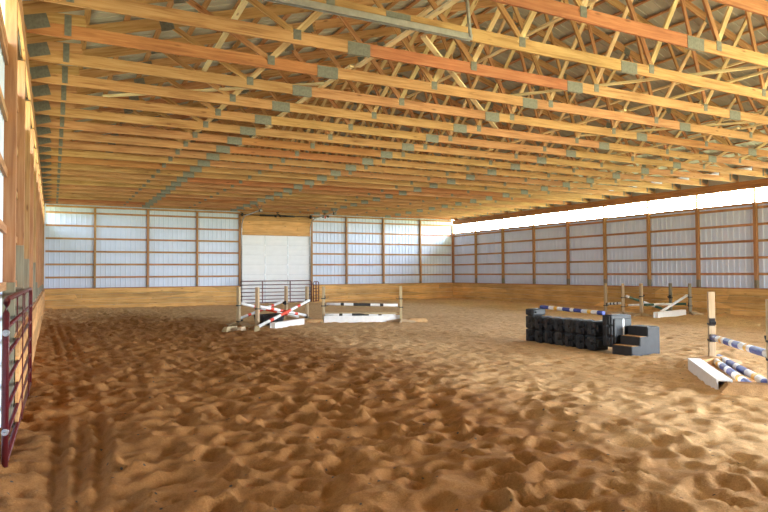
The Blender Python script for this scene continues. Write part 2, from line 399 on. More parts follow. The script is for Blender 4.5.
# headers that carry the trusses
for nm, x, s in (('trim_1', XR, 1), ('trim_2', XL, -1)):
    t = lumber(nm, (x + s * .02, Y0, (STRIP1 + H) / 2), (x + s * .02, D, (STRIP1 + H) / 2), .04, H - STRIP1 - .004, M['pine_red' if s > 0 else 'pine'])
    tag(t, 'long %s header board under the truss ends on the %s wall' % ('reddish' if s > 0 else 'pale', 'right' if s > 0 else 'left'), 'header board', kind='structure')
    xo = x + s * (DEP + .02 + EAVE / 2)
    sf = lumber('soffit_board', (xo, Y0, 4.985), (xo, D, 4.985), EAVE, .012, M['roof']); keep(sf, t)
    xo = x + s * (DEP + .02 + EAVE)
    sf = lumber('fascia_board', (xo, Y0, 5.02), (xo, D, 5.02), .03, .26, M['pine']); keep(sf, t)
    q = lumber('outer_board', (x + s * (DEP - .02), Y0, (STRIP1 + H + .34) / 2), (x + s * (DEP - .02), D, (STRIP1 + H + .34) / 2), .03, H + .34 - STRIP1, M['roof']); keep(q, t)
# daylight strips, one pane per bay
wn = 0
for x, s, posts, side in ((XR, 1, RY, 'right'), (XL, -1, LY, 'left')):
    segs = sorted(seg_list(sorted(posts), Y0, D), reverse=True)
    for j, (p, q) in enumerate(segs):
        wn += 1; bm = bmesh.new(); xa = x + s * (DEP - .004)
        box(bm, xa - .002, xa + .002, p + .01, q - .01, STRIP0 + .02, STRIP1)
        o = link('window_%d' % wn, bm_mesh('window', bm), M['clear'])
        tag(o, 'clear daylight panel under the %s eave, %s bay from the far corner' % (side, ORD[j + 1]), 'window', 'daylight panels under the %s eave' % side, 'structure')

# wall behind the camera, with an unseen wide doorway added and sized for its daylight
OX0, OX1, OZ = 11.5, 21.5, 3.5
bm = bmesh.new()
for a in ((XL - DEP, OX0, 0, H + .2), (OX1, XR + DEP, 0, H + .2), (OX0, OX1, OZ, H + .2)): box(bm, a[0], a[1], Y0 - .12, Y0, a[2], a[3])
o = link('wall_front', bm_mesh('wall_front', bm), M['pine_post']); tag(o, 'timber wall behind the viewer with a wide doorway added for daylight', 'wall', kind='structure')

# ------------------------------------------------------------------ roof
def roof_z(x): return H + .40 + PITCH * ((x - (XL - DEP)) if x < RX else (XR + DEP - x) * (RX - XL + DEP) / (XR + DEP - RX))
ceil = empty('ceiling', (0, 0, 0)); tag(ceil, 'pitched roof sheets on purlins above the trusses', 'ceiling', kind='structure')
for side in (0, 1):
    xe = XL - DEP - EAVE if side == 0 else XR + DEP + EAVE
    bm = bmesh.new(); n = int((D + .4 - Y0) / .229); ys = []
    y = Y0 - .3
    prof = []
    while y < D + .30:
        prof += [(y, 0), (y + .17, 0), (y + .185, .02), (y + .214, .02)]; y += .229
    pz = [(xe, roof_z(xe)), (RX, roof_z(RX))]
    prev = None
    for (yy, dz) in prof:
        row = [bm.verts.new((p[0], yy, p[1] + .06 + dz)) for p in pz]
        if prev: bm.faces.new((prev[0], prev[1], row[1], row[0]))
        prev = row
    o = link('roof_sheet', bm_mesh('roof_sheet', bm), M['roof']); o.parent = ceil
    k = 0
    while True:
        d = .35 + k * .61; x = xe + (d if side == 0 else -d)
        if (side == 0 and x > RX - .1) or (side == 1 and x < RX + .1): break
        g = lumber('purlin', (x, Y0, roof_z(x) + .01), (x, D, roof_z(x) + .01), .09, .04, M['pine'], up=(0, 0, 1)); g.parent = ceil; k += 1

# gables above the end walls
for nm, y in (('wall_gable_far', D + DEP), ('wall_gable_near', Y0 - .06)):
    bm = bmesh.new(); zz = H + .18
    pr = [(XL - DEP, zz), (XR + DEP, zz), (XR + DEP, roof_z(XR + DEP) + .07), (RX, roof_z(RX) + .07), (XL - DEP, roof_z(XL - DEP) + .07)]
    a = [bm.verts.new((p[0], y, p[1])) for p in pr]; b = [bm.verts.new((p[0], y + .03, p[1])) for p in pr]
    bm.faces.new(a[::-1]); bm.faces.new(b)
    for i in range(5): bm.faces.new((a[i], a[(i + 1) % 5], b[(i + 1) % 5], b[i]))
    o = link(nm, bm_mesh(nm, bm), M['roof']); tag(o, 'grey gable sheet above the %s wall' % ('end' if 'far' in nm else 'rear'), 'gable', kind='structure')

# ------------------------------------------------------------------ trusses
def truss_mesh_parts():
    """list of (name, mesh, matrix, material) in truss space: X across the hall, z = 0 at the chord underside"""
    P = []; ch = .19; cw = .038
    def add(name, p0, p1, h, mat, dy=0, w=cw, lab=None):
        m, L = frame(p0, p1); bm = bmesh.new(); box(bm, 0, L, -w / 2, w / 2, -h / 2, h / 2, .003)
        m.translation += Vector((0, dy, 0)); P.append((name, bm_mesh(name, bm), m, M[mat], lab))
    cuts = [XL - DEP, 4.15, 8.6, 13.35, 17.95, XR + DEP]
    for a, b in zip(cuts[:-1], cuts[1:]): add('bottom_chord', (a + .001, 0, ch / 2), (b - .001, 0, ch / 2), ch, 'pine')
    rz = lambda x: roof_z(x) - H - .015 - ch / 2
    xm = (XL - DEP - EAVE + RX) / 2
    for a, b in ((XL - DEP - EAVE, 4.9), (4.9, RX), (XR + DEP + EAVE, 17.3), (17.3, RX)): add('top_chord', (a, 0, rz(a)), (b, 0, rz(b)), ch, 'pine')
    Bn = [3.15, 6.3, 9.15, 12.35, 15.9, 19.3]; Tn = [1.7, 4.75, 7.8, RX, 14.3, 17.6, 20.9]
    for i, t in enumerate(Tn):
        for j in (i - 1, i):
            if 0 <= j < len(Bn):
                if t == RX: pass
                b = Bn[j]; s = -1 if b < t else 1
                add('web', (b - s * .06 * (-1), 0, ch * .55), (t + s * .06, 0, rz(t) - .03), .089, 'pine_pale' if (i + j) % 2 else 'pine')
    def plate(x, z, w, h, ang=0):
        bm = bmesh.new()
        for sy in (-1, 1):
            y = sy * (cw / 2 + .003); box(bm, -w / 2, w / 2, y - .0025, y + .0025, -h / 2, h / 2)
        m = Matrix.Translation((x, 0, z)) @ Matrix.Rotation(-ang, 4, 'Y'); P.append(('gusset_plate', bm_mesh('gusset_plate', bm), m, M['plate'], 'galvanised grey plate'))
    for x in cuts[1:-1]: plate(x, ch / 2 - .012, .38, ch)
    for x in Bn: plate(x, .135, .12, .15)
    for x in Tn: plate(x, rz(x) - .03, .22, .2, math.atan(PITCH) * (1 if x < RX else -1) if x != RX else 0)
    plate(-.22, .17, .30, .2, math.atan(PITCH)); plate(.17, .18, .09, .3); plate(XR - .1, .2, .34, .2, -math.atan(PITCH)); plate(XR - .4, .18, .09, .3)
    # bearing wedge at each heel
    add('heel_block', (XL - DEP, 0, .22), (XL + .75, 0, .28), .16, 'pine'); add('heel_block', (XR + DEP, 0, .22), (XR - 1.0, 0, .28), .16, 'pine')
    return P
PARTS = truss_mesh_parts()
TY = [9.97 + 1.25 * k for k in range(-5, 20)]
TY = [y for y in TY if y < D - .1]
for y in TY:
    n = len([t for t in TY if t >= y])
    t = empty('roof_truss', (0, y, H)); tag(t, 'pine roof truss spanning the hall, %s from the end wall' % ORD[n], 'roof truss', 'roof trusses across the hall')
    for (nm, me, m, mat, lab) in PARTS:
        mt = mat
        o = bpy.data.objects.new(nm, me); COL.objects.link(o)
        if not me.materials: me.materials.append(mat)
        if mat is M['pine'] and nm in ('bottom_chord',) and random.random() < .13:
            o.material_slots[0].link = 'OBJECT'; o.material_slots[0].material = M['pine_red']
        o.parent = t; o.matrix_basis = m
        if lab: o['label'] = lab
# boards nailed along and between the trusses
def brace(p0, p1, label, w=.089, h=.038, mat='brace'):
    o = lumber('brace_board', p0, p1, w, h, M[mat]); tag(o, label, 'brace board', 'brace boards nailed across the trusses'); return o
zc = H + .19 + .022
for i, (x, nm) in enumerate(((4.55, 'far left splice line'), (11.2, 'hall centre'), (15.2, 'right of centre'), (19.0, 'right side'))):
    ya = 4.9; k = 0
    while ya < 33:
        yb = min(ya + 4.9, 33.9); k += 1
        brace((x + .1 * (k % 2), ya, zc + .0 * k), (x + .1 * (k % 2), yb, zc), 'pale board lengthwise on the truss bottoms, %s, %s from the near end' % (nm, ORD[k]))
        ya = yb + .02 if yb < 33.9 else 99
web_b = [(2.4, 7.4, H + .62, 2.6, 12.5, H + .62, 'pale board high between the webs at the left, near end'),
         (5.6, 5.2, H + 1.15, 5.7, 9.9, H + 1.15, 'pale lengthwise board on the webs above the steel rail'),
         (8.4, 5.0, H + 1.4, 8.4, 9.8, H + 1.4, 'pale lengthwise board on the webs, near middle'),
         (8.5, 9.9, H + 1.4, 8.5, 14.8, H + 1.4, 'pale lengthwise board on the webs, behind the near middle one'),
         (13.3, 5.0, H + 1.2, 13.3, 9.8, H + 1.2, 'pale lengthwise board on the webs at the right, nearest'),
         (13.4, 9.9, H + 1.2, 13.4, 14.8, H + 1.2, 'pale lengthwise board on the webs at the right, second'),
         (16.8, 7.0, H + .9, 16.8, 12.0, H + .9, 'pale lengthwise board on the webs at the far right'),
         (5.0, 8.2, H + .25, 10.2, 13.0, H + .25, 'pale board set diagonally over the truss bottoms, left one'),
         (11.5, 6.5, H + .3, 8.0, 10.8, H + .3, 'pale board set diagonally over the truss bottoms, near middle'),
         (16.5, 8.0, H + .3, 12.5, 12.6, H + .3, 'pale board set diagonally over the truss bottoms, right one'),
         (.9, 14.0, H + .28, 4.6, 11.2, H + .28, 'pale board set diagonally near the left eave')]
for (a, b, c, d, e, f, lab) in web_b: brace((a, b, c), (d, e, f), lab)

# ------------------------------------------------------------------ overhead door in the end wall
dr = empty('door_1', ((DX0 + DX1) / 2, D, 0)); tag(dr, 'white sectional overhead door in the end wall behind a maroon gate', 'door', kind='structure')
hw = (DX1 - DX0) / 2; ns = 7; hh = DZ / ns
for i in range(ns):
    bm = bmesh.new(); box(bm, -hw, hw, .06, .10, i * hh + .006, (i + 1) * hh - .006, .006)
    for k in range(2): box(bm, -hw + .03, hw - .03, .052, .062, i * hh + .09 + k * .24, i * hh + .22 + k * .24, .004)
    o = link('door_section', bm_mesh('door_section', bm), M['door_white']); o.parent = dr
    for x in (-hw + .02, -hw / 3, hw / 3, hw - .02):
        bm = bmesh.new(); box(bm, x - .03, x + .03, .045, .0525, i * hh + .03, (i + 1) * hh - .03); p_ = link('stile', bm_mesh('stile', bm), M['door_grey']); p_.parent = o
bm = bmesh.new(); box(bm, -hw - .05, hw + .05, .101, .135, 0, DZ + .1); o = link('weather_panel', bm_mesh('weather_panel', bm), M['door_grey']); o.parent = dr
for s in (-1, 1):
    bm = bmesh.new(); x = s * (hw + .012)
    pts = [(x, -.02, 0), (x, -.02, 4.1), (x, -.08, 4.4), (x, -.3, 4.68), (x, -.7, 4.82), (x, -3.6, 4.86)]
    tube(bm, pts, .03, 6); o = link('door_track', bm_mesh('door_track', bm), M['galv']); o.parent = dr
    bm = bmesh.new()
    tube(bm, [(x, -3.55, 4.86), (x + s * .25, -3.55, 5.12)], .018, 6); tube(bm, [(x, -3.5, 4.86), (x - s * .1, -3.5, 5.12)], .018, 6)
    box(bm, x - .07, x + .07, -3.68, -3.5, 4.78, 4.90, .01)
    o = link('track_hanger', bm_mesh('track_hanger', bm), M['plate']); o.parent = dr
bm = bmesh.new(); tube(bm, [(-hw - .1, -.12, 4.93), (hw + .3, -.12, 4.93)], .025, 8); tube(bm, [(-1.0, -.12, 4.93), (-.1, -.12, 4.93)], .055, 10); tube(bm, [(.1, -.12, 4.93), (1.0, -.12, 4.93)], .055, 10)
for x in (-hw, hw): tube(bm, [(x - .04, -.12, 4.93), (x + .04, -.12, 4.93)], .1, 12)
o = link('torsion_shaft', bm_mesh('torsion_shaft', bm), M['black_dusty']); o.parent = dr
def fixture(x, y, z, label, red=False, small=1.0):
    t = empty('ceiling_light', (x, y, z)); tag(t, label, 'light fitting')
    bm = bmesh.new(); box(bm, -.07, .07, -.07, .07, .16 * small, .20 * small, .01); tube(bm, [(0, 0, .18 * small), (0, 0, .05)], .02, 8)
    o = link('bracket', bm_mesh('bracket', bm), M['black_dusty']); o.parent = t
    for s in (-1, 1):
        bm = bmesh.new(); tube(bm, [(s * .03, 0, .08), (s * .12, -.08, .02), (s * .17, -.13, -.04)], [.03, .05, .07], 12)
        o = link('lamp_head', bm_mesh('lamp_head', bm), M['black_dusty']); o.parent = t
    if red:
        bm = bmesh.new(); tube(bm, [(.02, 0, .06), (.02, 0, -.12)], [.05, .04], 10); o = link('pull_cap', bm_mesh('pull_cap', bm), M['redcap']); o.parent = t
fixture(10.9, 33.3, H - .21, 'small twin-headed lamp under the truss above the white door')
fixture(13.35, 32.5, H - .21, 'small dark fitting with red cap, right of the white door', True)

# steel door rail near the camera
rl = empty('door_rail', (5.12, 7.13, 0)); tag(rl, 'galvanised steel rail hanging under the near trusses', 'rail')
bm = bmesh.new(); L = 5.12 - XL; zr = 4.955
for a in ((-L, 0, -.035, -.03, -.04, .04), (-L, 0, .03, .035, -.04, .04), (-L, 0, -.035, .035, .035, .04), (-L, 0, -.035, -.015, -.045, -.04), (-L, 0, .015, .035, -.045, -.04)):
    box(bm, a[0], a[1], a[2], a[3], zr + a[4], zr + a[5])
o = link('track', bm_mesh('track', bm), M['galv']); o.parent = rl
for (dx, dy) in ((-.20, .0), (.02, .30)):
    bm = bmesh.new(); p0 = Vector((-.03, -.042, zr)); p1 = Vector((dx, dy - .04, H + 1.7))
    m, LL = frame(p0, p1, (0, 1, 0)); box(bm, 0, LL, -.018, .018, -.003, .003, 0, 0, m); m2 = m.copy(); box(bm, 0, LL, -.018, -.012, -.003, .03, 0, 0, m2)
    o = link('hanger_angle', bm_mesh('hanger_angle', bm), M['galv']); o.parent = rl
bm = bmesh.new(); tube(bm, [(-.03, -.06, zr), (-.03, .05, zr)], .02, 8); o = link('bolt', bm_mesh('bolt', bm), M['galv']); o.parent = rl

# ------------------------------------------------------------------ gates
def gate(loc, rz, L, ht, verts, label, nrail=6, z0=.12):
    t = empty('tube_gate', loc, rz); tag(t, label, 'gate')
    bm = bmesh.new(); r = .026; c = .12
    loop = [(0, 0, z0), (0, 0, ht - c), (c * .3, 0, ht - c * .3), (c, 0, ht), (L - c, 0, ht), (L - c * .3, 0, ht - c * .3), (L, 0, ht - c), (L, 0, z0), (L, 0, z0)][:8]
    tube(bm, loop, r, 10); tube(bm, [(0, 0, z0 + .03), (L, 0, z0 + .03)], r * .98, 10)
    o = link('frame', bm_mesh('frame', bm), M['maroon']); o.parent = t
    for i in range(1, nrail - 1 + 1):
        z = z0 + .03 + (ht - z0 - .03) * (i / (nrail - .0)) ** 1.06
        bm = bmesh.new(); tube(bm, [(0, 0, z), (L, 0, z)], .02, 8); o = link('rail', bm_mesh('rail', bm), M['maroon']); o.parent = t
    for x in verts:
        bm = bmesh.new(); box(bm, x - .022, x + .022, .022, .034, z0, ht, .002); box(bm, x - .022, x + .022, -.034, -.022, z0, ht, .002); o = link('upright', bm_mesh('upright', bm), M['maroon']); o.parent = t
    return t
g = gate((-.352, 6.38, 0), R(89.2), 4.5, 1.49, (2.0, 3.55), 'maroon tube gate standing open against the left wall', z0=.05)
for z in (.35, 1.2):
    bm = bmesh.new(); tube(bm, [(-.03, -.0, z), (.03, 0, z)], .029, 10); tube(bm, [(-.1, .0, z), (-.03, 0, z)], .012, 8)
    o = link('hinge', bm_mesh('hinge', bm), M['galv']); o.parent = g; o['label'] = 'pale steel hinge'
gate((8.75, 33.0, 0), 0, 4.0, 1.30, (1.2, 2.75), 'maroon tube gate closed across the white overhead door')
gate((12.85, 33.0, 0), R(35), .55, 1.24, (.28,), 'short maroon tube gate at the right end of the door gate')

# ------------------------------------------------------------------ jumps
def bands(bm, p0, p1, r, seq, seg=14):
    """pole from p0 to p1, seq = [(fraction, material index)]"""
    p0, p1 = Vector(p0), Vector(p1); tot = sum(a for a, _ in seq); t = 0
    for i, (f, mi) in enumerate(seq):
        a = p0.lerp(p1, t / tot); t += f; b = p0.lerp(p1, t / tot)
        tube(bm, [a, b], r, seg, True, mi)
    bmesh.ops.remove_doubles(bm, verts=bm.verts, dist=1e-5)
    kill = [f for f in bm.faces if len(f.verts) > 4 and (f.calc_center_median() - p0).length > 1e-3 and (f.calc_center_median() - p1).length > 1e-3]
    bmesh.ops.delete(bm, geom=kill, context='FACES_ONLY')
def pole(p0, p1, seq, mats, label, group=None, r=.05):
    p0, p1 = Vector(p0), Vector(p1); m, L = frame(p0, p1)
    bm = bmesh.new(); bands(bm, (0, 0, 0), (L, 0, 0), r, seq)
    o = link('jump_pole', bm_mesh('jump_pole', bm), [M[x] for x in mats]); o.matrix_basis = m; tag(o, label, 'jump pole', group); return o
def standard(x, y, h, label, cups, rz=0.0, foot=True, w=.10, mat='weathered', group=None, feet_mat='weathered', flip=1):
    t = empty('jump_standard', (x, y, 0), rz); tag(t, label, 'jump stand', group)
    bm = bmesh.new(); box(bm, -h, .06, -w / 2, w / 2, -w / 2, w / 2, .006)
    o = link('upright_post', bm_mesh('upright_post', bm), M[mat]); o.matrix_basis = Matrix(((0, 1, 0, 0), (0, 0, 1, 0), (-1, 0, 0, 0), (0, 0, 0, 1))); o.parent = t
    if foot:
        for k, a in enumerate((0, 1)):
            bm = bmesh.new()
            for s in (-1, 1):
                v = box(bm, w / 2 * s if s > 0 else -.5, .5 if s > 0 else w / 2 * s, -.022, .022, -.03, .12, .004)
                for q in v:
                    if abs(q.co.x) > .3 and q.co.z > .05: q.co.z -= .08
            o = link('foot_board', bm_mesh('foot_board', bm), M[feet_mat]); o.rotation_euler.z = a * math.pi / 2; o.location.z = .0 - .0 * a
            o.location.x = .0; o.parent = t
    for z in cups:
        bm = bmesh.new(); ww = w / 2
        box(bm, ww - .0, ww + .012, -.05, .05, z - .09, z + .05, .003)
        # cradle
        pts = [(ww + .012 + .055 + .058 * math.cos(a), 0, z - .0 + .058 * math.sin(a)) for a in [math.pi + math.pi * k / 8 for k in range(9)]]
        for a, b in zip(pts[:-1], pts[1:]):
            m, L = frame(a, b, (0, 1, 0)); box(bm, 0, L, -.004, .004, -.04, .04, 0, 0, m)
        o = link('jump_cup', bm_mesh('jump_cup', bm), M['black']); o.parent = t; o['label'] = 'black jump cup'
        bm = bmesh.new(); box(bm, -ww - .008, ww, -ww - .008, -ww, z - .075, z - .045); box(bm, -ww - .008, ww, ww, ww + .008, z - .075, z - .045)
        box(bm, -ww - .03, -ww, -.05, .05, z - .08, z - .04, .003)
        p_ = link('strap', bm_mesh('strap', bm), M['black']); p_.parent = o
    return t
def gutter_box(p0, p1, h, w, label, seq=None, mats=('white',)):
    """long hollow white filler box, open ends and underside"""
    m, L = frame(p0, p1); bm = bmesh.new(); tt = .02
    seq = seq or [(1, 0)]; tot = sum(a for a, _ in seq); t = 0
    for f, mi in seq:
        a = L * t / tot; t += f; b = L * t / tot
        box(bm, a, b, -w / 2, -w / 2 + tt, 0, h, 0, mi); box(bm, a, b, w / 2 - tt, w / 2, 0, h, 0, mi); box(bm, a, b, -w / 2 + tt, w / 2 - tt, h - tt, h, 0, mi)
    box(bm, .04, .06, -w / 2 + tt, w / 2 - tt, 0, h - tt)
    o = link('filler_box', bm_mesh('filler_box', bm), [M[x] for x in mats]); o.matrix_basis = m; tag(o, label, 'jump filler'); return o

def ang(a, b): return math.atan2(b[1] - a[1], b[0] - a[0])
# --- cross rails, left (red and white)
FL, FR, BL, BR = (5.69, 19.41), (8.06, 21.32), (5.45, 20.75), (7.65, 22.4)
af = ang(FL, FR); ab = ang(BL, BR)
standard(*FL, 1.27, 'near left wooden stand of the red and white cross rails', [.66], af, group='stands of the red and white cross rails')
standard(*FR, 1.23, 'near right wooden stand of the red and white cross rails', [.72, .2], af + math.pi, group='stands of the red and white cross rails')
standard(*BL, 1.27, 'rear left wooden stand of the red and white cross rails', [.71, .18], ab, group='stands of the red and white cross rails')
standard(*BR, 1.23, 'rear right wooden stand of the red and white cross rails', [.64], ab + math.pi, group='stands of the red and white cross rails')
RW = [(1.6, 0), (.5, 1), (1, 0), (1.5, 1), (1, 0), (.5, 1), (1.6, 0)]
def off(p, q, d, s=0.0):
    v = (Vector(q[:2]) - Vector(p[:2])).normalized(); n = Vector((v.y, -v.x)); r = Vector(p[:2]) + v * d + n * s; return (r.x, r.y)
a = off(FL, FR, .11, 0); b = off(FR, FL, .11, 0)
pole((*a, .67), (*b, .21), RW, ('white', 'red'), 'red and white pole sloping down from left near stand to right near stand', 'red and white cross rail poles')
a = off(FR, FL, .11, .0)
pole((5.50, 18.80, .07), (a[0] + .1, a[1] - .10, .745), RW, ('white', 'red'), 'red and white pole rising from the sand to the right near stand', 'red and white cross rail poles')
a = off(BL, BR, .11, 0); b = off(BR, BL, .11, 0)
pole((*a, .72), (7.95, 21.95, .12), RW, ('white', 'red'), 'red and white pole sloping down from the left rear stand', 'red and white cross rail poles')
a = off(BL, BR, .11, -.14)
pole((a[0], a[1] + .0, .18), (b[0] - .1, b[1] + .02, .66), RW, ('white', 'red'), 'red and white pole rising to the right rear stand', 'red and white cross rail poles')
gutter_box((5.97, 18.76, -.01), (7.42, 20.12, -.01), .2, .18, 'white box filler on the sand under the red and white cross rails')
# loose feet boards and a tub
def wedge(x, y, rz, L, w, h, label, name='ground_board', mat='weathered', cat='board'):
    bm = bmesh.new(); v = box(bm, -L / 2, L / 2, -w / 2, w / 2, -.03, h, .008)
    for q in v:
        if q.co.z > h * .5: q.co.x *= .72; q.co.y *= .6
    o = link(name, bm_mesh(name, bm), M[mat]); o.location = (x, y, 0); o.rotation_euler.z = rz; tag(o, label, cat); return o
wedge(4.75, 19.0, R(35), .62, .2, .12, 'pale sand-dusted foot board at the far left of the cross rails')
wedge(5.0, 18.72, R(55), .5, .18, .12, 'pale sand-dusted foot board in front of the left cross rail stands')
wedge(5.45, 18.62, R(75), .55, .2, .13, 'pale sand-dusted foot board right in front of the near left cross rail stand')
def tub(x, y, rz, L, w, h):
    bm = bmesh.new(); t = .03
    b = [(-L / 2 * .88, -w / 2 * .85), (L / 2 * .88, -w / 2 * .85), (L / 2 * .88, w / 2 * .85), (-L / 2 * .88, w / 2 * .85)]
    T = [(-L / 2, -w / 2), (L / 2, -w / 2), (L / 2, w / 2), (-L / 2, w / 2)]
    lo = [bm.verts.new((*p, 0)) for p in b]; hi = [bm.verts.new((*p, h)) for p in T]
    hi2 = [bm.verts.new((p[0] * .93, p[1] * .9, h)) for p in T]; lo2 = [bm.verts.new((p[0] * .93, p[1] * .9, .03)) for p in b]
    bm.faces.new(lo[::-1]); bm.faces.new(lo2)
    for i in range(4):
        j = (i + 1) % 4
        bm.faces.new((lo[i], lo[j], hi[j], hi[i])); bm.faces.new((hi[i], hi[j], hi2[j], hi2[i])); bm.faces.new((hi2[i], hi2[j], lo2[j], lo2[i]))
    for k in range(5):
        xx = -L * .36 + k * L * .18; box(bm, xx - .02, xx + .02, -w / 2 * .95 - .012, -w / 2 * .85 + .01, .02, h * .9, .004)
    o = link('black_trough', bm_mesh('black_trough', bm), M['black']); o.location = (x, y, -.01); o.rotation_euler.z = rz
    tag(o, 'black plastic trough on the sand behind the red and white cross rails', 'trough'); return o
tub(6.42, 20.5, R(30), 1.05, .42, .36)

# --- black and white vertical, middle
A, B = (8.39, 20.57), (10.68, 19.14); a2 = ang(A, B)
standard(*A, 1.24, 'left wooden stand of the black and white vertical jump', [.88, .62], a2, w=.09, group='stands of the black and white jump')
standard(*B, 1.24, 'right wooden stand of the black and white vertical jump', [.86, .57], a2 + math.pi, w=.09, group='stands of the black and white jump')
BW = [(1.5, 0), (.35, 1), (1.0, 0), (1.8, 1), (1.0, 0), (.35, 1), (1.5, 0)]
p = off(A, B, .11); q = off(B, A, .11)
pole((*p, .63), (*q, .58), BW, ('white', 'black_paint'), 'black and white pole hung in the cups of the middle jump')
p = off(A, B, .05, .22); q = off(B, A, .02, .22)
gutter_box((p[0], p[1], -.01), (q[0], q[1], -.01), .23, .16, 'white box filler with black bands under the black and white pole', [(1.4, 0), (.01, 0), (3.8, 0)], ('white', 'black_paint'))
p2 = off(A, B, .08, .22); q2 = off(B, A, .2, .22)
pole((p2[0], p2[1], .262), (q2[0], q2[1], .262), BW, ('white', 'black_paint'), 'black and white pole lying on the white filler box', r=.04)
p3 = off(A, B, .06, .04); q3 = off(B, A, .06, .04)
lumber('x', (0, 0, 0), (1, 0, 0), .1, .1, M['pine']).name = 'tmp'; bpy.data.objects.remove(bpy.data.objects['tmp'])
o = lumber('plank_board', (p3[0], p3[1], .30), (q3[0], q3[1], .30), .03, .06, M['weathered']); tag(o, 'bare wooden plank between the stands of the black and white jump', 'plank')
wedge(11.25, 19.0, R(-20), .8, .3, .12, 'sand-covered foot board right of the black and white jump', mat='sand')
wedge(8.0, 20.45, R(-25), .7, .28, .12, 'sand-covered foot board left of the black and white jump', mat='sand')

# --- green and white cross rails, right rear
G = {'a': (20.0, 18.7), 'b': (20.1, 17.9), 'c': (19.9, 16.85), 'd': (22.0, 17.2), 'e': (22.1, 16.4)}
gw = 'stands of the green and white cross rails'
ar = ang(G['b'], G['e'])
standard(*G['a'], 1.22, 'farthest left stand of the green and white cross rails by the right wall', [.38], R(-85), group=gw)
standard(*G['b'], 1.22, 'second stand from left of the green and white cross rails', [.72, .36], ar, group=gw)
standard(*G['c'], 1.24, 'third stand from left of the green and white cross rails, in front', [.80], R(8), group=gw)
standard(*G['d'], 1.22, 'dark stained fourth stand of the green and white cross rails', [.7], R(190), group=gw, mat='treated')
standard(*G['e'], 1.22, 'rightmost dark stained stand of the green and white cross rails', [.74, .40], ar + math.pi, group=gw, mat='treated')
gp = 'poles of the green and white cross rails'
p = off(G['b'], G['e'], .11, .03)
pole((p[0], p[1], .73), (21.75, 17.05, .1), [(.3, 0), (1.5, 1), (1.2, 0), (1.6, 1)], ('white', 'green'), 'green and white pole sloping down to the right from the left stands', gp)
q = off(G['e'], G['b'], .11, -.02)
pole((19.95, 16.25, .07), (q[0], q[1], .75), [(2.0, 0), (1.2, 1), (2.0, 0)], ('white', 'white'), 'white pole rising to the right to the dark stand', gp)
pole((20.2, 17.72, .37), (22.0, 16.5, .42), [(1.5, 0), (1.7, 1), (1.2, 0), (1.2, 1)], ('white', 'green'), 'level green and white pole hung between the outer stands', gp, r=.045)
pole((20.03, 16.80, .42), (21.9, 17.15, .40), [(1.5, 1), (2.0, 0), (1.2, 1)], ('white', 'green'), 'level green and white pole at the rear pair of stands', gp, r=.045)
pole((20.02, 18.58, .385), (20.1, 18.02, .44), [(1, 0), (.6, 1)] * 3 + [(1, 0)], ('white', 'black_paint'), 'short black and white pole between the two left stands', gp)
gutter_box((19.5, 15.88, -.01), (21.75, 16.42, -.01), .22, .18, 'white box filler on the sand under the green and white cross rails')
wedge(22.35, 16.6, R(5), .9, .3, .13, 'sand-covered foot board by the rightmost dark stand', mat='sand')

# --- blue, yellow and white vertical, front right
A, B = (10.93, 7.67), (8.66, 5.19); a4 = ang(A, B)
standard(*A, 1.31, 'tall wooden stand at the far end of the blue white and yellow jump', [.47, .77], a4, w=.11, group='stands of the blue and yellow jump', foot=True)
standard(*B, 1.31, 'wooden stand cut by the right picture edge', [.55, .80], a4 + math.pi, w=.11, group='stands of the blue and yellow jump', foot=False)
BY = [(.75, 1), (.5, 0), (.32, 2), (.3, 0), (.7, 1), (.38, 0), (.7, 1), (.55, 0), (.32, 2), (.35, 0), (1.2, 1), (.3, 0)]
by = 'blue white and yellow poles of the front right jump'
p = off(A, B, .09); q = off(B, A, .09)
pole((*p, .465), (*q, .55), BY, ('white', 'blue', 'yellow'), 'blue white and yellow pole hung in the cups of the front right jump', by, .058)
pole((11.0, 7.72, .05), (8.55, 5.32, .05), BY, ('white', 'blue', 'yellow'), 'blue white and yellow pole lying on the sand nearer the white box', by, .058)
pole((11.32, 7.8, .05), (8.95, 5.32, .06), [(.4, 1), (.3, 2), (.5, 0), (.75, 1), (.35, 0), (.75, 1), (.6, 0), (.3, 2), (.5, 0), (.8, 1)], ('white', 'blue', 'yellow'), 'blue white and yellow pole lying on the sand behind the first ground pole', by, .058)
gutter_box((9.85, 7.25, -.01), (8.27, 5.62, -.01), .2, .2, 'white hollow box filler lying in front of the blue and yellow jump')
wedge(10.45, 7.55, R(8), 1.3, .4, .11, 'sand-covered foot board at the base of the far blue jump stand', mat='sand')
wedge(8.55, 5.28, R(-48), 1.15, .42, .16, 'orange sand-covered foot board at the base of the near blue jump stand', mat='sand')

# --- black block wall
def block_mesh(L, w, h, rows=1, lobes=2):
    """moulded jump block: bulging lobes with pinched waists, notched corners"""
    bm = bmesh.new(); lh = h / lobes
    for i in range(lobes):
        z0 = i * lh; box(bm, -L / 2 + .045, L / 2 - .045, -w / 2 + .02, w / 2 - .02, z0 + .008, z0 + lh - .008, .03)
        box(bm, -L / 2 + .09, L / 2 - .09, -w / 2 - .005, w / 2 + .005, z0 + .02, z0 + lh - .02, .025)
    box(bm, -L / 2, L / 2, -w / 2 + .06, w / 2 - .06, .075, h - .075, .03)
    box(bm, -L / 2 + .10, L / 2 - .10, -w / 2 + .04, w / 2 - .04, 0, h, .012)
    box(bm, -.03, .03, -w / 2 - .018, w / 2 + .018, .05, h - .05, .008)
    return bm_mesh('jump_block', bm)
P0, P1 = Vector((10.62, 12.38)), Vector((10.56, 9.95)); dv = (P1 - P0); ra = math.atan2(dv.y, dv.x); n = 7; st = dv.length / n
me_b = block_mesh(st, .42, .32)
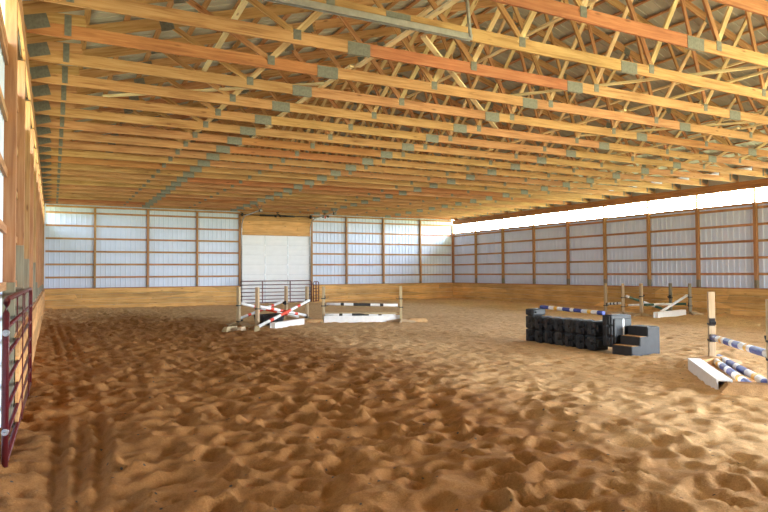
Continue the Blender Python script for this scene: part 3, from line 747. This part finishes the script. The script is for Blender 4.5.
col_names = ['left end', 'second from left', 'third from left', 'fourth from left', 'fifth from left', 'second from right', 'right end']
for r in range(2):
    for i in range(n):
        c = P0 + dv * ((i + .5) / n)
        me_b2 = me_b
        o = link('jump_block', me_b2, M['black']); o.location = (c.x, c.y, r * .322 - .015); o.rotation_euler.z = ra
        if (i * 3 + r) % 4 == 1: o.material_slots[0].link = 'OBJECT'; o.material_slots[0].material = M['black_dusty']
        tag(o, 'black plastic jump block in the %s row of the wall, column %s' % (('bottom', 'top')[r], col_names[i]), 'jump block', 'black blocks of the jump wall')
me_c = block_mesh(.40, .42, .17, lobes=1)
c = P0 + dv * (.2 / 2.4); o = link('jump_block', me_c, M['black']); o.location = (c.x, c.y, .628); o.rotation_euler.z = ra; tag(o, 'half-height black block capping the left end of the block wall', 'jump block', 'black blocks of the jump wall')
me_d = block_mesh(.36, .62, .68, lobes=3)
o = link('jump_block', me_d, M['black']); o.location = (10.74, 9.74, .10); o.rotation_euler.z = ra; tag(o, 'tall black block with pale stripe at the right end of the wall', 'jump block', 'black blocks of the jump wall')
bm = bmesh.new(); box(bm, .181, .186, -.02, .02, .18, .6); s_ = link('stripe', bm_mesh('stripe', bm), M['white']); s_.parent = o; s_['label'] = 'white stripe'
pole((10.64, 12.0, .845), (10.58, 9.95, .80), [(.75, 1), (.45, 0), (.28, 2), (.45, 0), (.6, 1), (.3, 0), (.6, 1), (.45, 0), (.28, 2), (.45, 0), (.4, 1)], ('white', 'blue', 'yellow'), 'blue white and yellow pole lying on top of the black block wall', None, .045)
def steps():
    t = empty('mounting_block', (10.80, 9.27, 0), R(2)); tag(t, 'black plastic mounting block with three steps beside the block wall', 'mounting block')
    bm = bmesh.new(); w = .5
    prof = [(-.47, -.02), (.40, -.02), (.40, .55), (.02, .55), (.02, .36), (-.22, .36), (-.22, .18), (-.47, .18)]
    a = [bm.verts.new((p[0], -w / 2, p[1])) for p in prof]; b = [bm.verts.new((p[0], w / 2, p[1])) for p in prof]
    bm.faces.new(a); bm.faces.new(b[::-1])
    for i in range(8): bm.faces.new((a[(i + 1) % 8], a[i], b[i], b[(i + 1) % 8]))
    bmesh.ops.recalc_face_normals(bm, faces=bm.faces)
    bmesh.ops.bevel(bm, geom=list(bm.edges), offset=.012, segments=2, affect='EDGES')
    o = link('body', bm_mesh('body', bm), M['black']); o.parent = t
    for (x0, x1, z) in ((-.45, -.24, .18), (-.20, 0, .36), (.04, .38, .55)):
        bm = bmesh.new(); box(bm, x0, x1, -w / 2 + .02, w / 2 - .02, z + .0005, z + .006, .002); o = link('tread', bm_mesh('tread', bm), M['sand'] if z < .5 else M['black_dusty']); o.parent = t; o['label'] = 'step tread dusted with tan sand' if z < .5 else 'black top tread'
    return t
steps()

# ------------------------------------------------------------------ light
SKY = 17.0
W = bpy.data.worlds.new('World'); S.world = W; W.use_nodes = True; nt = W.node_tree; bg = nt.nodes['Background']
tc = nt.nodes.new('ShaderNodeTexCoord'); sp = nt.nodes.new('ShaderNodeSeparateXYZ'); nt.links.new(tc.outputs['Generated'], sp.inputs[0])
rp = ramp(nt, [(0.47, (.42, .45, .24)), (0.53, (.82, .91, 1.0)), (1.0, (.56, .75, 1.0))])
mr = nt.nodes.new('ShaderNodeMapRange'); mr.inputs['From Min'].default_value = -1; nt.links.new(sp.outputs['Z'], mr.inputs['Value'])
nt.links.new(mr.outputs[0], rp.inputs['Fac']); nt.links.new(rp.outputs['Color'], bg.inputs['Color'])
# the sky is brighter on the sun's side, to the right of the hall
mx = nt.nodes.new('ShaderNodeMapRange'); mx.inputs['From Min'].default_value = -.2; mx.inputs['From Max'].default_value = .5; mx.inputs['To Min'].default_value = SKY * .38; mx.inputs['To Max'].default_value = SKY * 1.7
nt.links.new(sp.outputs['X'], mx.inputs['Value']); nt.links.new(mx.outputs[0], bg.inputs['Strength'])
def portal(name, loc, rot, sx, sy):
    l = bpy.data.lights.new(name, 'AREA'); l.shape = 'RECTANGLE'; l.size = sx; l.size_y = sy; l.cycles.is_portal = True
    o = bpy.data.objects.new(name, l); COL.objects.link(o); o.location = loc; o.rotation_euler = rot
yc = (Y0 + D) / 2; zl = (STRIP0 + STRIP1) / 2 + .06
portal('portal_right', (XR + DEP + .02, yc, zl - .06), (0, R(90), 0), STRIP1 - STRIP0, D - Y0)
portal('portal_left', (XL - DEP - .02, yc, zl - .06), (0, R(-90), 0), STRIP1 - STRIP0, D - Y0)
portal('portal_front', ((OX0 + OX1) / 2, Y0 - .15, OZ / 2), (R(90), 0, 0), OX1 - OX0, OZ)

# ------------------------------------------------------------------ camera
cam = bpy.data.cameras.new('camera'); co = bpy.data.objects.new('camera', cam); COL.objects.link(co)
cam.sensor_fit = 'HORIZONTAL'; cam.sensor_width = 36; cam.lens = 632.5 / 768 * 36; cam.clip_start = .05; cam.clip_end = 300
yaw, pitch, roll = .4828, .0267, -.0058
co.location = (0, 0, 1.7)
fw = Vector((math.sin(yaw) * math.cos(pitch), math.cos(yaw) * math.cos(pitch), math.sin(pitch)))
rt = Vector((math.cos(yaw), -math.sin(yaw), 0)); up = rt.cross(fw)
ro = Matrix((rt, up, -fw)).transposed() @ Matrix.Rotation(-roll, 3, 'Z')
ro = Matrix((rt, up, -fw)).transposed() @ Matrix.Rotation(roll, 3, 'Z')
co.rotation_euler = ro.to_euler()
S.camera = co
S.view_settings.view_transform = 'Standard'; S.view_settings.look = 'None'; S.view_settings.gamma = 1; S.view_settings.use_curve_mapping = False
S.view_settings.exposure = 1.6
S.cycles.max_bounces = 14; S.cycles.diffuse_bounces = 9; S.cycles.transparent_max_bounces = 12
S.cycles.use_denoising = True; S.cycles.sample_clamp_indirect = 12
